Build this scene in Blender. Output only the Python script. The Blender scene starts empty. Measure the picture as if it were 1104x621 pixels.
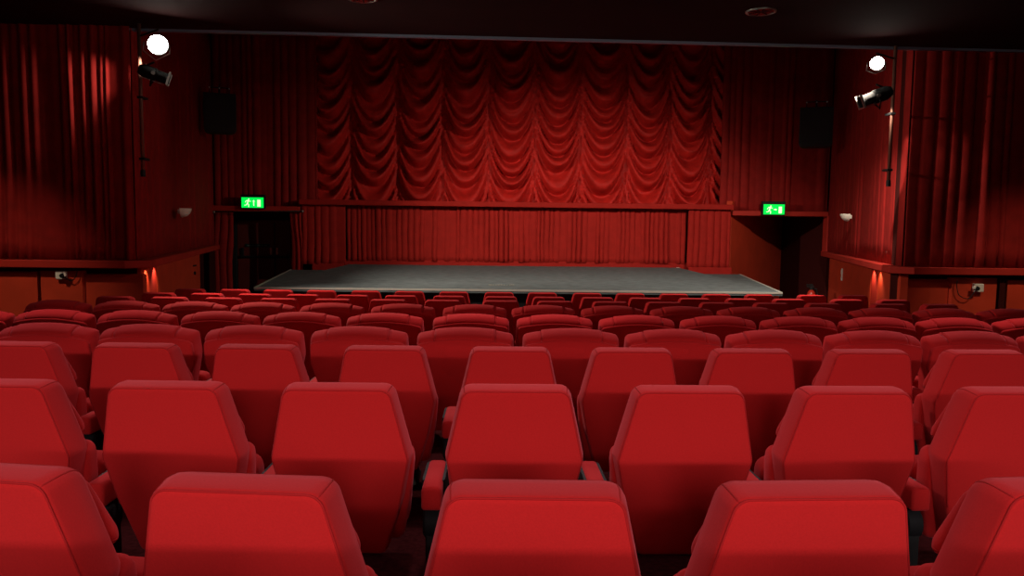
import bpy, math, random
from mathutils import Vector, Matrix
PI = math.pi
sc = bpy.context.scene
C = sc.collection
random.seed(7)

# ------------------------------------------------------------------ view
sc.view_settings.view_transform = 'Standard'
sc.view_settings.look = 'None'
sc.view_settings.gamma = 1.0
sc.view_settings.use_curve_mapping = False
sc.view_settings.exposure = 0.0
sc.cycles.max_bounces = 5
sc.cycles.diffuse_bounces = 3
sc.cycles.use_denoising = True
sc.cycles.sample_clamp_indirect = 4.0

# ------------------------------------------------------------------ camera
FPX, CXP, CYP = 832.0, 552.0, 310.5
CAMZ = 1.493
yaw, pitch, roll = math.radians(1.35), math.atan((CYP - 239.0) / FPX), 0.012
Fv = Vector((math.sin(yaw) * math.cos(pitch), math.cos(yaw) * math.cos(pitch), -math.sin(pitch)))
R0 = Vector((math.cos(yaw), -math.sin(yaw), 0))
U0 = R0.cross(Fv)
Rv = R0 * math.cos(roll) + U0 * math.sin(roll)
Uv = U0 * math.cos(roll) - R0 * math.sin(roll)
CAM = Vector((0, 0, CAMZ))
cam = bpy.data.cameras.new('camera')
cam.lens = FPX / 1104 * 36
cam.sensor_width = 36
cam.clip_start = 0.02
camo = bpy.data.objects.new('camera', cam)
C.objects.link(camo)
m = Matrix.Identity(4)
for i in range(3):
    m[i][0] = Rv[i]; m[i][1] = Uv[i]; m[i][2] = -Fv[i]; m[i][3] = CAM[i]
camo.matrix_world = m
sc.camera = camo


def P(u, v, d):
    """point at room depth d seen at pixel (u, v) of the photograph"""
    r = Fv + Rv * ((u - CXP) / FPX) - Uv * ((v - CYP) / FPX)
    return CAM + r * (d / r.y)


def PZ(u, v, z):
    r = Fv + Rv * ((u - CXP) / FPX) - Uv * ((v - CYP) / FPX)
    return CAM + r * ((z - CAMZ) / r.z)


# ------------------------------------------------------------------ materials
def mat(name, col, rough=0.9, metal=0.0, spec=0.2, sheen=0.0, sheen_tint=(1, 1, 1), var=0.0, vscale=30, emit=None, estr=0, bump=0.0):
    mt = bpy.data.materials.new(name)
    mt.use_nodes = True
    nt = mt.node_tree
    b = nt.nodes['Principled BSDF']
    b.inputs['Base Color'].default_value = (*col, 1)
    b.inputs['Roughness'].default_value = rough
    b.inputs['Metallic'].default_value = metal
    b.inputs['Specular IOR Level'].default_value = spec
    if sheen:
        b.inputs['Sheen Weight'].default_value = sheen
        b.inputs['Sheen Roughness'].default_value = 0.5
        b.inputs['Sheen Tint'].default_value = (*sheen_tint, 1)
    if var or bump:
        tc = nt.nodes.new('ShaderNodeTexCoord')
        nz = nt.nodes.new('ShaderNodeTexNoise')
        nz.inputs['Scale'].default_value = vscale
        nz.inputs['Detail'].default_value = 4
        nt.links.new(tc.outputs['Object'], nz.inputs['Vector'])
        if var:
            rp = nt.nodes.new('ShaderNodeValToRGB')
            rp.color_ramp.elements[0].position = 0.3
            rp.color_ramp.elements[1].position = 0.7
            rp.color_ramp.elements[0].color = (*[c * (1 - var) for c in col], 1)
            rp.color_ramp.elements[1].color = (*[min(1, c * (1 + var)) for c in col], 1)
            nt.links.new(nz.outputs['Fac'], rp.inputs['Fac'])
            nt.links.new(rp.outputs['Color'], b.inputs['Base Color'])
        if bump:
            bp = nt.nodes.new('ShaderNodeBump')
            bp.inputs['Strength'].default_value = bump
            bp.inputs['Distance'].default_value = 0.004
            nt.links.new(nz.outputs['Fac'], bp.inputs['Height'])
            nt.links.new(bp.outputs['Normal'], b.inputs['Normal'])
    if emit:
        b.inputs['Emission Color'].default_value = (*emit, 1)
        b.inputs['Emission Strength'].default_value = estr
    return mt


M = {
    'seat': mat('seat_fabric', (0.47, 0.0135, 0.0145), 0.95, spec=0.1, sheen=0.22, sheen_tint=(1, .22, .28), var=.05, vscale=220, bump=.1),
    'piping': mat('seat_piping', (0.36, 0.012, 0.014), 0.9, spec=0.1),
    'black': mat('black_plastic', (0.014, 0.014, 0.016), 0.6, spec=0.1),
    'lampblack': mat('lamp_body_black', (0.008, 0.008, 0.008), 0.9, spec=0.08),
    'blackmat': mat('matt_black_metal', (0.010, 0.010, 0.011), 0.6, spec=0.3),
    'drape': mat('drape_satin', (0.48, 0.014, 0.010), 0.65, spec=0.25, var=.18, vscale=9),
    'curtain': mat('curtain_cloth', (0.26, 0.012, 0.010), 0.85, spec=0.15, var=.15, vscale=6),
    'valance': mat('valance_cloth', (0.34, 0.015, 0.011), 0.85, spec=0.15, var=.1, vscale=8),
    'paint': mat('red_wall_paint', (0.52, 0.045, 0.016), 0.75, spec=0.25, var=.10, vscale=3, bump=.1),
    'ledge': mat('red_ledge_paint', (0.40, 0.022, 0.014), 0.7, spec=0.25, var=.08, vscale=4),
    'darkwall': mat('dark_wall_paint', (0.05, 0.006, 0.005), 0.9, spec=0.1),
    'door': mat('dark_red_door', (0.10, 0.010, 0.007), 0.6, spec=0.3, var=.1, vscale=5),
    'ceiling': mat('dark_ceiling_paint', (0.030, 0.0095, 0.0105), 0.95, spec=0.05, var=.1, vscale=2),
    'carpet': mat('floor_carpet', (0.045, 0.008, 0.009), 1.0, spec=0.0, var=.3, vscale=40),
    'stage': mat('stage_grey_vinyl', (0.125, 0.150, 0.158), 0.8, spec=0.25, var=.22, vscale=7),
    'nosing': mat('stage_metal_nosing', (0.62, 0.60, 0.54), 0.4, metal=0.3),
    'trim': mat('blue_grey_metal', (0.20, 0.28, 0.38), 0.4, metal=0.2),
    'white': mat('white_plastic', (0.75, 0.72, 0.66), 0.5, spec=0.4),
    'tape': mat('worn_tape', (0.30, 0.29, 0.25), 0.7),
    'cream': mat('cream_plaster', (0.85, 0.80, 0.70), 0.6),
    'steel': mat('bright_steel', (0.42, 0.40, 0.37), 0.3, metal=0.9),
    'brownpole': mat('painted_pole', (0.16, 0.07, 0.05), 0.5, metal=0.3),
    'lamp': mat('lamp_glow', (1, .95, .85), 0.5, emit=(1, .93, .80), estr=60),
    'green': mat('exit_green', (0.0, .4, .05), 0.5, emit=(0.0, 0.80, 0.07), estr=1.15),
    'signwhite': mat('exit_white', (.8, .9, .7), 0.5, emit=(.75, 1.0, .55), estr=1.1),
    'red': mat('extinguisher_red', (0.5, 0.03, 0.015), 0.3, spec=0.5),
    'signdark': mat('dark_green_plaque', (0.010, 0.022, 0.018), 0.5),
    'signtext': mat('pale_green_text', (0.10, 0.15, 0.13), 0.6),
}


# ------------------------------------------------------------------ mesh builder
class MB:
    def __init__(s): s.v = []; s.f = []

    def add(s, vs, fs):
        b = len(s.v)
        s.v += [Vector(p) for p in vs]
        s.f += [tuple(b + i for i in f) for f in fs]
        return s

    def box(s, lo, hi, T=None):
        x0, y0, z0 = lo; x1, y1, z1 = hi
        vs = [(x0, y0, z0), (x1, y0, z0), (x1, y1, z0), (x0, y1, z0), (x0, y0, z1), (x1, y0, z1), (x1, y1, z1), (x0, y1, z1)]
        vs = [Vector(p) for p in vs]
        if T: vs = [T @ p for p in vs]
        return s.add(vs, [(0, 3, 2, 1), (4, 5, 6, 7), (0, 1, 5, 4), (1, 2, 6, 5), (2, 3, 7, 6), (3, 0, 4, 7)])

    def rings(s, rs, closed=True, cap0=True, cap1=True):
        n = len(rs[0]); b = len(s.v)
        for r in rs: s.v += [Vector(p) for p in r]
        for k in range(len(rs) - 1):
            for i in range(n if closed else n - 1):
                j = (i + 1) % n
                s.f.append((b + k * n + i, b + k * n + j, b + (k + 1) * n + j, b + (k + 1) * n + i))
        if cap0: s.f.append(tuple(b + i for i in reversed(range(n))))
        if cap1: s.f.append(tuple(b + (len(rs) - 1) * n + i for i in range(n)))
        return s

    def lathe(s, prof, o=(0, 0, 0), axis='z', seg=20, T=None, cap=True):
        rs = []
        for r, h in prof:
            ring = []
            for i in range(seg):
                a = 2 * PI * i / seg
                c, q = r * math.cos(a), r * math.sin(a)
                p = Vector((c, q, h)) if axis == 'z' else (Vector((h, c, q)) if axis == 'x' else Vector((q, h, c)))
                p = p + Vector(o)
                if T: p = T @ p
                ring.append(p)
            rs.append(ring)
        return s.rings(rs, True, cap, cap)

    def tube(s, pts, r, seg=8):
        pts = [Vector(p) for p in pts]
        rs = []
        prev = None
        for i, p in enumerate(pts):
            d = (pts[min(i + 1, len(pts) - 1)] - pts[max(i - 1, 0)]).normalized()
            if prev is None:
                a = Vector((0, 0, 1)) if abs(d.z) < .9 else Vector((1, 0, 0))
                n = d.cross(a).normalized()
            else:
                n = (prev - d * prev.dot(d)).normalized()
            prev = n
            b = d.cross(n)
            rs.append([p + (n * math.cos(2 * PI * k / seg) + b * math.sin(2 * PI * k / seg)) * r for k in range(seg)])
        return s.rings(rs)

    def build(s, name, m, parent=None, smooth=True, bevel=0.0, loc=None):
        me = bpy.data.meshes.new(name)
        me.from_pydata([tuple(p) for p in s.v], [], s.f)
        me.materials.append(m)
        import bmesh
        bm = bmesh.new(); bm.from_mesh(me)
        bmesh.ops.recalc_face_normals(bm, faces=bm.faces)
        if bevel:
            bmesh.ops.bevel(bm, geom=list(bm.edges), offset=bevel, segments=2, affect='EDGES', profile=.5)
        bm.to_mesh(me); bm.free()
        if smooth:
            me.shade_smooth()
            if bevel or smooth == 'auto':
                me.set_sharp_from_angle(angle=math.radians(40))
        o = bpy.data.objects.new(name, me)
        C.objects.link(o)
        if parent: o.parent = parent
        if loc is not None: o.location = loc
        return o


def thing(name, label, cat, loc=(0, 0, 0), rotz=0, group=None):
    o = bpy.data.objects.new(name, None)
    o.empty_display_size = .1
    C.objects.link(o)
    o.location = loc; o.rotation_euler = (0, 0, rotz)
    return tag(o, label, cat, group)


def tag(o, label, cat, group=None):
    o['label'] = label; o['category'] = cat
    if group: o['group'] = group
    return o


def struct(o, label=None):
    o['kind'] = 'structure'
    if label: o['label'] = label
    return o


# ------------------------------------------------------------------ seats
def rounded(poly, rad, n=6):
    out = []
    k = len(poly)
    for i in range(k):
        p0, p1, p2 = Vector(poly[i - 1]), Vector(poly[i]), Vector(poly[(i + 1) % k])
        r = rad[i]
        a, b = (p0 - p1).normalized(), (p2 - p1).normalized()
        ang = a.angle(b)
        if r <= 0 or ang > PI - .03:
            out.append(p1); continue
        t = r / math.tan(ang / 2)
        c = p1 + (a + b).normalized() * (r / math.sin(ang / 2))
        q0, q1 = p1 + a * t - c, p1 + b * t - c
        a0 = math.atan2(q0.y, q0.x); a1 = math.atan2(q1.y, q1.x)
        da = (a1 - a0 + PI) % (2 * PI) - PI
        for j in range(n + 1):
            an = a0 + da * j / n
            out.append(c + Vector((math.cos(an), math.sin(an))) * r)
    return out


def inset(poly, d):
    n = len(poly); out = []
    for i in range(n):
        p0, p1, p2 = poly[i - 1], poly[i], poly[(i + 1) % n]
        e1, e2 = (p1 - p0), (p2 - p1)
        if e1.length < 1e-9: e1 = e2
        if e2.length < 1e-9: e2 = e1
        n1 = Vector((-e1.y, e1.x)).normalized(); n2 = Vector((-e2.y, e2.x)).normalized()
        nn = (n1 + n2).normalized()
        out.append(p1 + nn * d / max(.5, nn.dot(n1)))
    return out


class Recl:
    def __init__(s, deg, z0=.38, y0=0): s.a = math.radians(deg); s.z0 = z0; s.y0 = y0

    def __call__(s, x, q, t):
        return Vector((x, s.y0 - q * math.sin(s.a) + t * math.cos(s.a), s.z0 + q * math.cos(s.a) + t * math.sin(s.a)))


def slab(mb, poly, prof, fr, bend=None):
    """poly counter-clockwise in (x, s); prof list of (t, inset)"""
    rs = []
    xa, xb = min(p.x for p in poly), max(p.x for p in poly)
    ya, yb = min(p.y for p in poly), max(p.y for p in poly)
    cx, cy, hx, hy = (xa + xb) / 2, (ya + yb) / 2, (xb - xa) / 2, (yb - ya) / 2
    for t, ins in prof:
        kx, ky = 1 - min(.8, ins / hx), 1 - min(.8, ins / hy)
        rs.append([fr(cx + (p.x - cx) * kx, cy + (p.y - cy) * ky, t + (bend(p.x, p.y) if bend else 0)) for p in poly])
    mb.rings(rs)
    return mb


def pad_prof(t0, t1, r):
    pr = []
    for k in range(5):
        a = PI / 2 * k / 4
        pr.append((t0 + r * (1 - math.sin(a)), r * (1 - math.cos(a))) if False else (t0 + r * (1 - math.cos(PI / 2 - a)) * 1.0, r * (1 - math.sin(a))))
    # rear rounding: from inset r at t0 to inset 0 at t0+r
    pr = [(t0 + r * (1 - math.cos(PI / 2 * k / 4)), r * (1 - math.sin(PI / 2 * k / 4))) for k in range(5)]
    pr += [(t1 - r + r * math.sin(PI / 2 * k / 4), r * (1 - math.cos(PI / 2 * k / 4))) for k in range(5)]
    return [(t0, r * 1.5)] + pr + [(t1 + .002, r * 1.6), (t1 + .004, r * 2.2)]


def sym(half):
    """half: list of (x>=0, s) going from bottom to top on the right side"""
    return half + [(-x, s) for x, s in reversed(half)]


def arm_parts(root, x, which):
    """one armrest with its black support, at local x"""
    mb = MB()
    pl = rounded([(-.034, 0), (.034, 0), (.034, .085), (-.034, .085)], [.012, .012, .02, .02], 4)
    rs = []
    for y, ins in [(-.035, .012), (-.031, .004), (-.022, 0), (.10, 0), (.20, 0), (.262, 0), (.272, .006), (.275, .014)]:
        q = inset(pl, ins)
        drop = .0
        rs.append([(x + p.x, y, .548 + p.y + drop) for p in q])
    mb.rings(rs)
    a = mb.build('armrest', M['seat'], root)
    cu = MB()
    pl = rounded([(-.041, .06), (.041, .06), (.041, .29), (-.041, .29)], [.015, .015, .035, .035], 5)
    cu.rings([[(x + p.x * .9, p.y, .500) for p in pl], [(x + p.x, p.y, .520) for p in pl], [(x + p.x, p.y, .618) for p in pl], [(x + p.x * .97, p.y, .624) for p in pl]])
    h = cu.build('arm_shell', M['black'], a, 'auto')
    h['label'] = 'black plastic armrest shell'
    d = MB()
    d.lathe([(.0, -.032), (.046, -.032), (.058, -.024), (.060, 0), (.058, .024), (.046, .032), (.0, .032)], (x, .045, .486), 'x', 24)
    h = d.build('pivot_housing', M['black'], root, 'auto')
    h['label'] = 'black plastic pivot housing'
    l = MB()
    pts = [(-.01, .0), (.20, .0), (.20, .03), (.12, .06), (.10, .45), (.0, .45), (-.005, .06), (-.07, .03), (-.07, .0)]
    rs = []
    for xx, k in [(-.022, .006), (-.018, 0), (.018, 0), (.022, .006)]:
        pp = inset([Vector(p) for p in [(-.07, 0), (.22, 0), (.22, .03), (.11, .07), (.10, .45), (.0, .45), (-.0, .07), (-.07, .03)]], k)
        rs.append([(x + xx, p.x, p.y) for p in pp])
    l.rings(rs)
    h = l.build('leg', M['blackmat'], root, 'auto')
    h['label'] = 'black metal standard with foot'


def tip_seat(root, hw):
    mb = MB()
    fr = Recl(8, .40, .205)
    slab(mb, rounded(sym([(hw - .01, 0), (hw, .10), (hw, .25)]), [.03, 0, .05, .05, 0, .03], 5), pad_prof(0, .11, .03), fr)
    mb.build('seat', M['seat'], root)


def seat_square(label, group):
    root = thing('cinema_seat', label, 'cinema seat', group=group)
    fr = Recl(12)
    half = [(.140, 0.0), (.196, .20), (.228, .365), (.172, .618)]
    poly = rounded(sym(half), [.03, .3, .05, .040, .040, .05, .3, .03], 7)
    mb = MB()
    def flush(x, q, t): return fr(x, q - .21 * t * max(0, q) / .62, t)
    slab(mb, poly, [(0, .018), (.0008, .010), (.003, .005), (.008, .001), (.014, -.001), (.030, -.003), (.060, -.007), (.085, -.006), (.105, .000), (.122, .010), (.134, .024), (.141, .042), (.143, .060)], flush)
    b = mb.build('backrest', M['seat'], root)
    pp = MB()
    ring = inset(poly, .0045)
    pts = [fr(p.x, p.y, .0035) for p in ring]
    k = [p for p in pts if p.z > .45]
    # seam from lower right corner over the top to the lower left
    i0 = next(i for i in range(len(pts)) if pts[i].z > .45)
    seq = [pts[(i0 + j) % len(pts)] for j in range(len(pts)) if pts[(i0 + j) % len(pts)].z > .45]
    pp.tube(seq, .0024, 6)
    # side seams running forward over the two top corners
    for sg in (1, -1):
        cpt = Vector((sg * .1645, .6085))
        xa, xb = -.228, .228
        path = []
        for t, ins in [(.0035, .004), (.014, -.001), (.030, -.003), (.060, -.007), (.085, -.006), (.105, .000), (.122, .010), (.132, .022)]:
            kx, ky = 1 - ins / .228, 1 - ins / .309
            path.append(flush(cpt.x * kx, .309 + (cpt.y - .309) * ky, t))
        pp.tube(path, .0022, 6)
    pp.build('piping', M['piping'], b)['label'] = 'darker piped seam round the rear panel'
    # head cushion
    mb = MB()
    hp = rounded(sym([(.195, .375), (.200, .40), (.140, .540)]), [.02, .05, .040, .040, .05, .02], 6)
    slab(mb, hp, pad_prof(.128, .172, .020), fr)
    mb.build('head_cushion', M['seat'], root)
    mb = MB()
    lp = rounded(sym([(.190, .0), (.220, .17), (.233, .30), (.230, .352)]), [.03, .2, .1, .03, .03, .1, .2, .03], 6)
    slab(mb, lp, pad_prof(.075, .172, .034), fr)
    mb.build('lumbar_cushion', M['seat'], root)
    tip_seat(root, .200)
    return root


def dome(hw, top, side, n=14, bottom=.21):
    """outline with a domed top, counter-clockwise from bottom right"""
    pts = [(bottom, 0.0), (hw - .055, .27), (hw - .004, .46)]
    arc = []
    for k in range(n + 1):
        x = hw * .97 * (1 - 2 * k / n)
        arc.append((x, side + (top - side) * (1 - (x / (hw * .97)) ** 2)))
    pts += arc + [(-hw + .004, .46), (-hw + .055, .27), (-bottom, 0.0)]
    rad = [.03, .3, .2] + [.032] + [0] * (n - 1) + [.032] + [.2, .3, .03]
    return rounded([Vector(p) for p in pts], rad, 5)


def clip_x(poly, x0, x1):
    """keep the part of a convex-ish polygon with x0<=x<=x1"""
    def half(pl, f, x):
        out = []
        for i in range(len(pl)):
            a, b = pl[i - 1], pl[i]
            fa, fb = f(a.x), f(b.x)
            if (fa >= 0) != (fb >= 0):
                t = fa / (fa - fb)
                out.append(a + (b - a) * t)
            if fb >= 0: out.append(b)
        return out
    pl = half(poly, lambda x: x - x0, x0)
    pl = half(pl, lambda x: x1 - x, x1)
    res = [pl[0]]
    for p in pl[1:]:
        if (p - res[-1]).length > .002: res.append(p)
    return res


def seat_domed(label, group):
    root = thing('cinema_seat', label, 'cinema seat', group=group)
    fr = Recl(13, .352)
    front = dome(.299, .640, .597)
    def bend(x, q): return .022 * (x / .3) ** 2
    mb = MB()
    rs = []
    for t, top, side in [(-.007, .050, .024), (-.006, .044, .016), (-.002, .038, .010), (.008, .036, .008), (.060, .042, .012)]:
        rs.append([fr(p.x * (1 - side / .3), p.y - top * min(1, max(0, (p.y - .3) / .2)), t + bend(p.x, p.y) * .8) for p in front])
    mb.rings(rs)
    mb.build('backrest', M['seat'], root)
    def pad(a, b, f, name):
        # large soft rear edge that rolls over the top of the panel
        pts = clip_x(front, a, b)
        cx = (a + b) / 2
        rs = []
        for t, top, side in [(.004, .036, .010), (.009, .027, .004), (.020, .016, .001), (.038, .007, 0), (.062, .002, 0), (.085, 0, 0), (.115, .002, 0), (.135, .010, .004), (.148, .024, .012), (.152, .045, .03)]:
            ring = []
            for p in pts:
                kq = (p.y / .640)
                q = p.y - top * (1.0 if p.y > .3 else 0)
                kx = 1 - top * (1 if abs(p.x) > .2 else 0) * .6 / .3
                x = p.x * kx
                x = x + (side if p.x < cx else -side) * (1 if abs(p.x - cx) > .04 else 0)
                ring.append(f(x, q, t + bend(p.x, p.y)))
            rs.append(ring)
        m2 = MB(); m2.rings(rs)
        return m2.build(name, M['seat'], root)
    pad(-.182, .182, fr, 'head_cushion')
    fr2 = Recl(13, .352 - .006)
    pad(.1838, .31, fr2, 'wing_cushion')
    pad(-.31, -.1838, fr2, 'wing_cushion')
    tip_seat(root, .25)
    return root


def copy_tree(o, label):
    r = o.copy(); C.objects.link(r)
    for ch in list(o.children):
        c = ch.copy(); C.objects.link(c); c.parent = r
        for g in list(ch.children):
            d = g.copy(); C.objects.link(d); d.parent = c
    r['label'] = label
    return r


ORD = ['first', 'second', 'third', 'fourth', 'fifth', 'sixth', 'seventh', 'eighth', 'ninth', 'tenth', 'eleventh', 'twelfth',
       'thirteenth', 'fourteenth', 'fifteenth', 'sixteenth']
# depth, floor height, arc radius, kind, pixel centres of the seat tops, extra seats (left, right)
ROWS = [
    (1.49, -.024, 9, 'A', [267.5, 580, 873], 1, 1),
    (2.49, -.036, 60, 'A', [181.5, 366, 557, 743.5, 918], 1, 1),
    (3.49, -.074, 60, 'A', [148, 279, 416.5, 552, 683.6, 809, 935.5, 1058], 1, 0),
    (4.58, -.147, 60, 'B', [49, 158.5, 272.5, 387, 502.4, 617.5, 729, 837, 943, 1048], 0, 1),
    (5.81, -.211, 90, 'B', [55, 145, 235, 323.6, 414, 508, 599, 688.5, 777, 864, 949.5, 1032], 1, 1),
    (6.98, -.265, 90, 'B', [60, 133.5, 208, 282, 357, 434, 512, 586.5, 662, 737, 809.5, 882, 952, 1021], 0, 1),
    (7.90, -.310, 90, 'A', [183, 241, 301, 359, 419, 478, 540.5, 599, 659, 716, 774, 832, 887, 958, 1011], 1, 0),
    (8.89, -.364, 90, 'A', [172, 223.6, 275, 327, 380.7, 433, 485, 541, 591, 643.5, 695, 748, 799, 850, 913, 963], 0, 0),
    (9.86, -.404, 90, 'A', [206, 254, 300.5, 347, 395, 442, 490, 539, 584, 632.5, 679, 726, 772, 818, 875, 919], 0, 0),
]
ROWNAME = ['row nearest the camera', 'second row from the camera', 'third row from the camera', 'nearest of the three domed rows',
           'middle one of the three domed rows', 'farthest of the three domed rows', 'third row from the stage',
           'second row from the stage', 'row nearest the stage']
TYPEN = {'A': 'square-topped red cinema seat', 'B': 'dome-topped red cinema seat'}
X0 = .3
FLOOR_KEYS = [(-8, .15), (.2, .15), (.201, .15), (.95, .15), (.96, .0)] + [(r[0] + .12, r[1]) for r in ROWS] + [(11.2, -.45), (20, -.45)]


def floor_z(y):
    for (a, za), (b, zb) in zip(FLOOR_KEYS, FLOOR_KEYS[1:]):
        if a <= y <= b: return za + (zb - za) * (y - a) / (b - a)
    return FLOOR_KEYS[-1][1]


protoA = protoB = None
rowpos = []
for k, (d0, fz, Rr, kd, cs, exl, exr) in enumerate(ROWS):
    pos = []
    for u in cs:
        d = d0
        vy = {0: 508, 1: 414, 2: 373, 3: 354, 4: 340, 5: 329, 6: 324, 7: 319, 8: 315}[k]
        for _ in range(6):
            p = P(u, vy, d)
            d = d0 + (p.x - X0) ** 2 / 2 / Rr
        pos.append((p.x, d))
    s = .56 if kd == 'A' else .625
    lo_, hi_ = (.555, .60) if kd == 'A' else (.622, .655)
    m0 = sum(p[0] for p in pos) / len(pos)
    q_ = [pos[0]]
    for p_, n_ in zip(pos, pos[1:]):
        g_ = n_[0] - p_[0]
        g_ = max(g_, lo_) if g_ > hi_ + .05 else min(max(g_, lo_), hi_)
        xx = q_[-1][0] + g_
        q_.append((xx, d0 + (xx - X0) ** 2 / 2 / Rr))
    sh_ = m0 - sum(p[0] for p in q_) / len(q_)
    pos = [(p[0] + sh_, p[1]) for p in q_]
    def arc(x): return (x, d0 + (x - X0) ** 2 / 2 / Rr)
    if exl: pos.insert(0, arc(pos[0][0] - s))
    if exr: pos.append(arc(pos[-1][0] + s))
    rowpos.append((k, kd, Rr, pos))
# the row directly in front of the camera, one step up, whose backs shade the first row
ROW0 = [(x - .02, .44) for x, d in rowpos[0][3]]
rowpos.insert(0, (-1, 'A', 60, ROW0))

for k, kd, Rr, pos in rowpos:
    n = len(pos)
    grp = ('seats in the ' + ROWNAME[k]) if k >= 0 else 'seats just below the picture'
    for i, (x, d) in enumerate(pos):
        if i == n - 1: w = 'rightmost'
        elif i == 0: w = 'leftmost'
        else: w = ORD[i] + ' from left'
        rn = ROWNAME[k] if k >= 0 else 'raised row just under the picture edge'
        lab = f'{TYPEN[kd]}, {w} in the {rn}'
        if kd == 'B': lab = f'{TYPEN[kd]}, {w} in {rn}' if not rn.startswith('middle') else f'{TYPEN[kd]}, {w} in the {rn}'
        if kd == 'B': lab = f'dome-topped red cinema seat, {w} in the {rn}'
        if kd == 'A':
            if protoA is None:
                protoA = seat_square(lab, grp); arm_parts(protoA, -.28, 0); r = protoA
            else: r = copy_tree(protoA, lab)
        else:
            if protoB is None:
                protoB = seat_domed(lab, grp); arm_parts(protoB, -.3125, 0); r = protoB
            else: r = copy_tree(protoB, lab)
        r['group'] = grp
        if i == n - 1: arm_parts(r, .28 if kd == 'A' else .3125, 1)   # closing armrest at the row end
        ph = (x - X0) / Rr
        y = d + .085
        r.location = (x, y, floor_z(y) if k >= 0 else .15)
        r.rotation_euler = (0, 0, ph)

# ------------------------------------------------------------------ room shell
ZC = CAMZ + 2.32          # low ceiling
ZT = 5.6                  # ceiling over the stage
XL, XR = -7.6, 8.4
DL, DR, DB = 9.78, 10.25, 16.0     # depth of left facet, right facet, stage wall
EL = P(145, 282, DL); ER = P(975, 292, DR)
BL = P(230, 262, DB); BR = P(892, 273, DB)
LEDGE = .5 * (EL.z + ER.z)
fl = MB()
ys = [k[0] for k in FLOOR_KEYS]
fl.rings([[(XL - .3, y, floor_z(y)), (XR + .3, y, floor_z(y)), (XR + .3, y, floor_z(y) - .3), (XL - .3, y, floor_z(y) - .3)] for y in ys])
struct(fl.build('floor', M['carpet'], smooth=False))

EDGE = [PZ(-60, 26, ZC), PZ(552, 40, ZC), PZ(1170, 55.5, ZC)]
ce = MB()
rs = []
xs = [XL - .3, -3, 0, 3, XR + .3]
def edge_y(x):
    a, b, c = EDGE
    if x < b.x: return a.y + (b.y - a.y) * (x - a.x) / (b.x - a.x)
    return b.y + (c.y - b.y) * (x - b.x) / (c.x - b.x)
for x in xs:
    e = edge_y(x)
    rs.append([(x, -8, ZC), (x, e, ZC), (x, e, ZT), (x, 18.6, ZT), (x, 18.6, ZT + .2), (x, -8, ZT + .2)])
ce.rings(rs)
struct(ce.build('ceiling', M['ceiling'], smooth=False))
tr = MB()
rs = []
for x in xs:
    e = edge_y(x)
    rs.append([(x, e - .012, ZC - .03), (x, e + .05, ZC - .03), (x, e + .05, ZC), (x, e - .012, ZC)])
tr.rings(rs)
struct(tr.build('trim_1', M['trim'], smooth=False), 'thin blue-grey metal edging along the ceiling drop')


def wall(name, pts, z0, z1, m, th):
    """plan polyline extruded; th offsets the outer skin away from the room"""
    mb = MB()
    rs = []
    for i, p in enumerate(pts):
        p = Vector((p[0], p[1]))
        q = Vector(pts[i][2:]) if len(pts[i]) > 2 else p
        rs.append([(p.x, p.y, z0), (p.x, p.y, z1), (q.x, q.y, z1), (q.x, q.y, z0)])
    mb.rings(rs)
    return struct(mb.build(name, m, smooth=False))


off = .16
wall('wall_left', [(XL, -8, XL - .2, -8), (XL, DL + off, XL - .2, DL + off + .2), (EL.x - .05, DL + off, EL.x - .2, DL + off + .2), (BL.x - .25, DB, BL.x - .4, DB), (BL.x - .25, DB + 1.2, BL.x - .4, DB + 1.3)], -.5, ZT, M['darkwall'], .2)
wall('wall_right', [(XR, -8, XR + .2, -8), (XR, DR + off, XR + .2, DR + off + .2), (ER.x, DR + off, ER.x + .1, DR + off + .2), (BR.x + .12, DB + .06, BR.x + .3, DB + .06), (BR.x + .12, DB + 1.2, BR.x + .3, DB + 1.3)], -.5, ZT, M['darkwall'], .2)
wall('wall_front', [(BL.x - .5, DB + 1.0, BL.x - .5, DB + 1.2), (P(787, 260, DB).x, DB + 1.0, P(787, 260, DB).x, DB + 1.2)], -.5, ZT, M['darkwall'], .2)
wall('wall_front_right', [(P(786, 260, DB).x, DB + 1.0, P(786, 260, DB).x, DB + 1.2), (BR.x + .5, DB + 1.0, BR.x + .5, DB + 1.2)], P(840, 228, DB).z, ZT, M['darkwall'], .2)
struct(MB().box((XL, -7.9, 3.40), (XR, -1.0, ZC - .01)).box((XL, -1.1, 2.06), (XR, -1.0, 3.40)).build('light_lip_rear', M['ceiling'], smooth=False), 'added unseen ceiling drop whose lip cuts off the house light')  # added behind the camera; its lip keeps house light off the far rows
wall('wall_rear', [(XL - .2, -8, XL - .2, -8.2), (XR + .2, -8, XR + .2, -8.2)], -.5, ZT, M['paint'], .2)


# ledges that carry the wall curtains (follow facet and splay)
def strip(path, offs, z0, z1):
    """path in plan, offs = outward distance towards the room"""
    mb = MB()
    rs = []
    for i, p in enumerate(path):
        n = Vector((0, 0))
        for j in (i - 1, i):
            if 0 <= j < len(path) - 1:
                e = (Vector(path[j + 1]) - Vector(path[j])).normalized()
                n += Vector((e.y, -e.x))
        n.normalize()
        a = Vector(path[i]) + n * offs[0]; b = Vector(path[i]) + n * offs[1]
        rs.append([(a.x, a.y, z0), (b.x, b.y, z0), (b.x, b.y, z1), (a.x, a.y, z1)])
    mb.rings(rs)
    return mb


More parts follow.
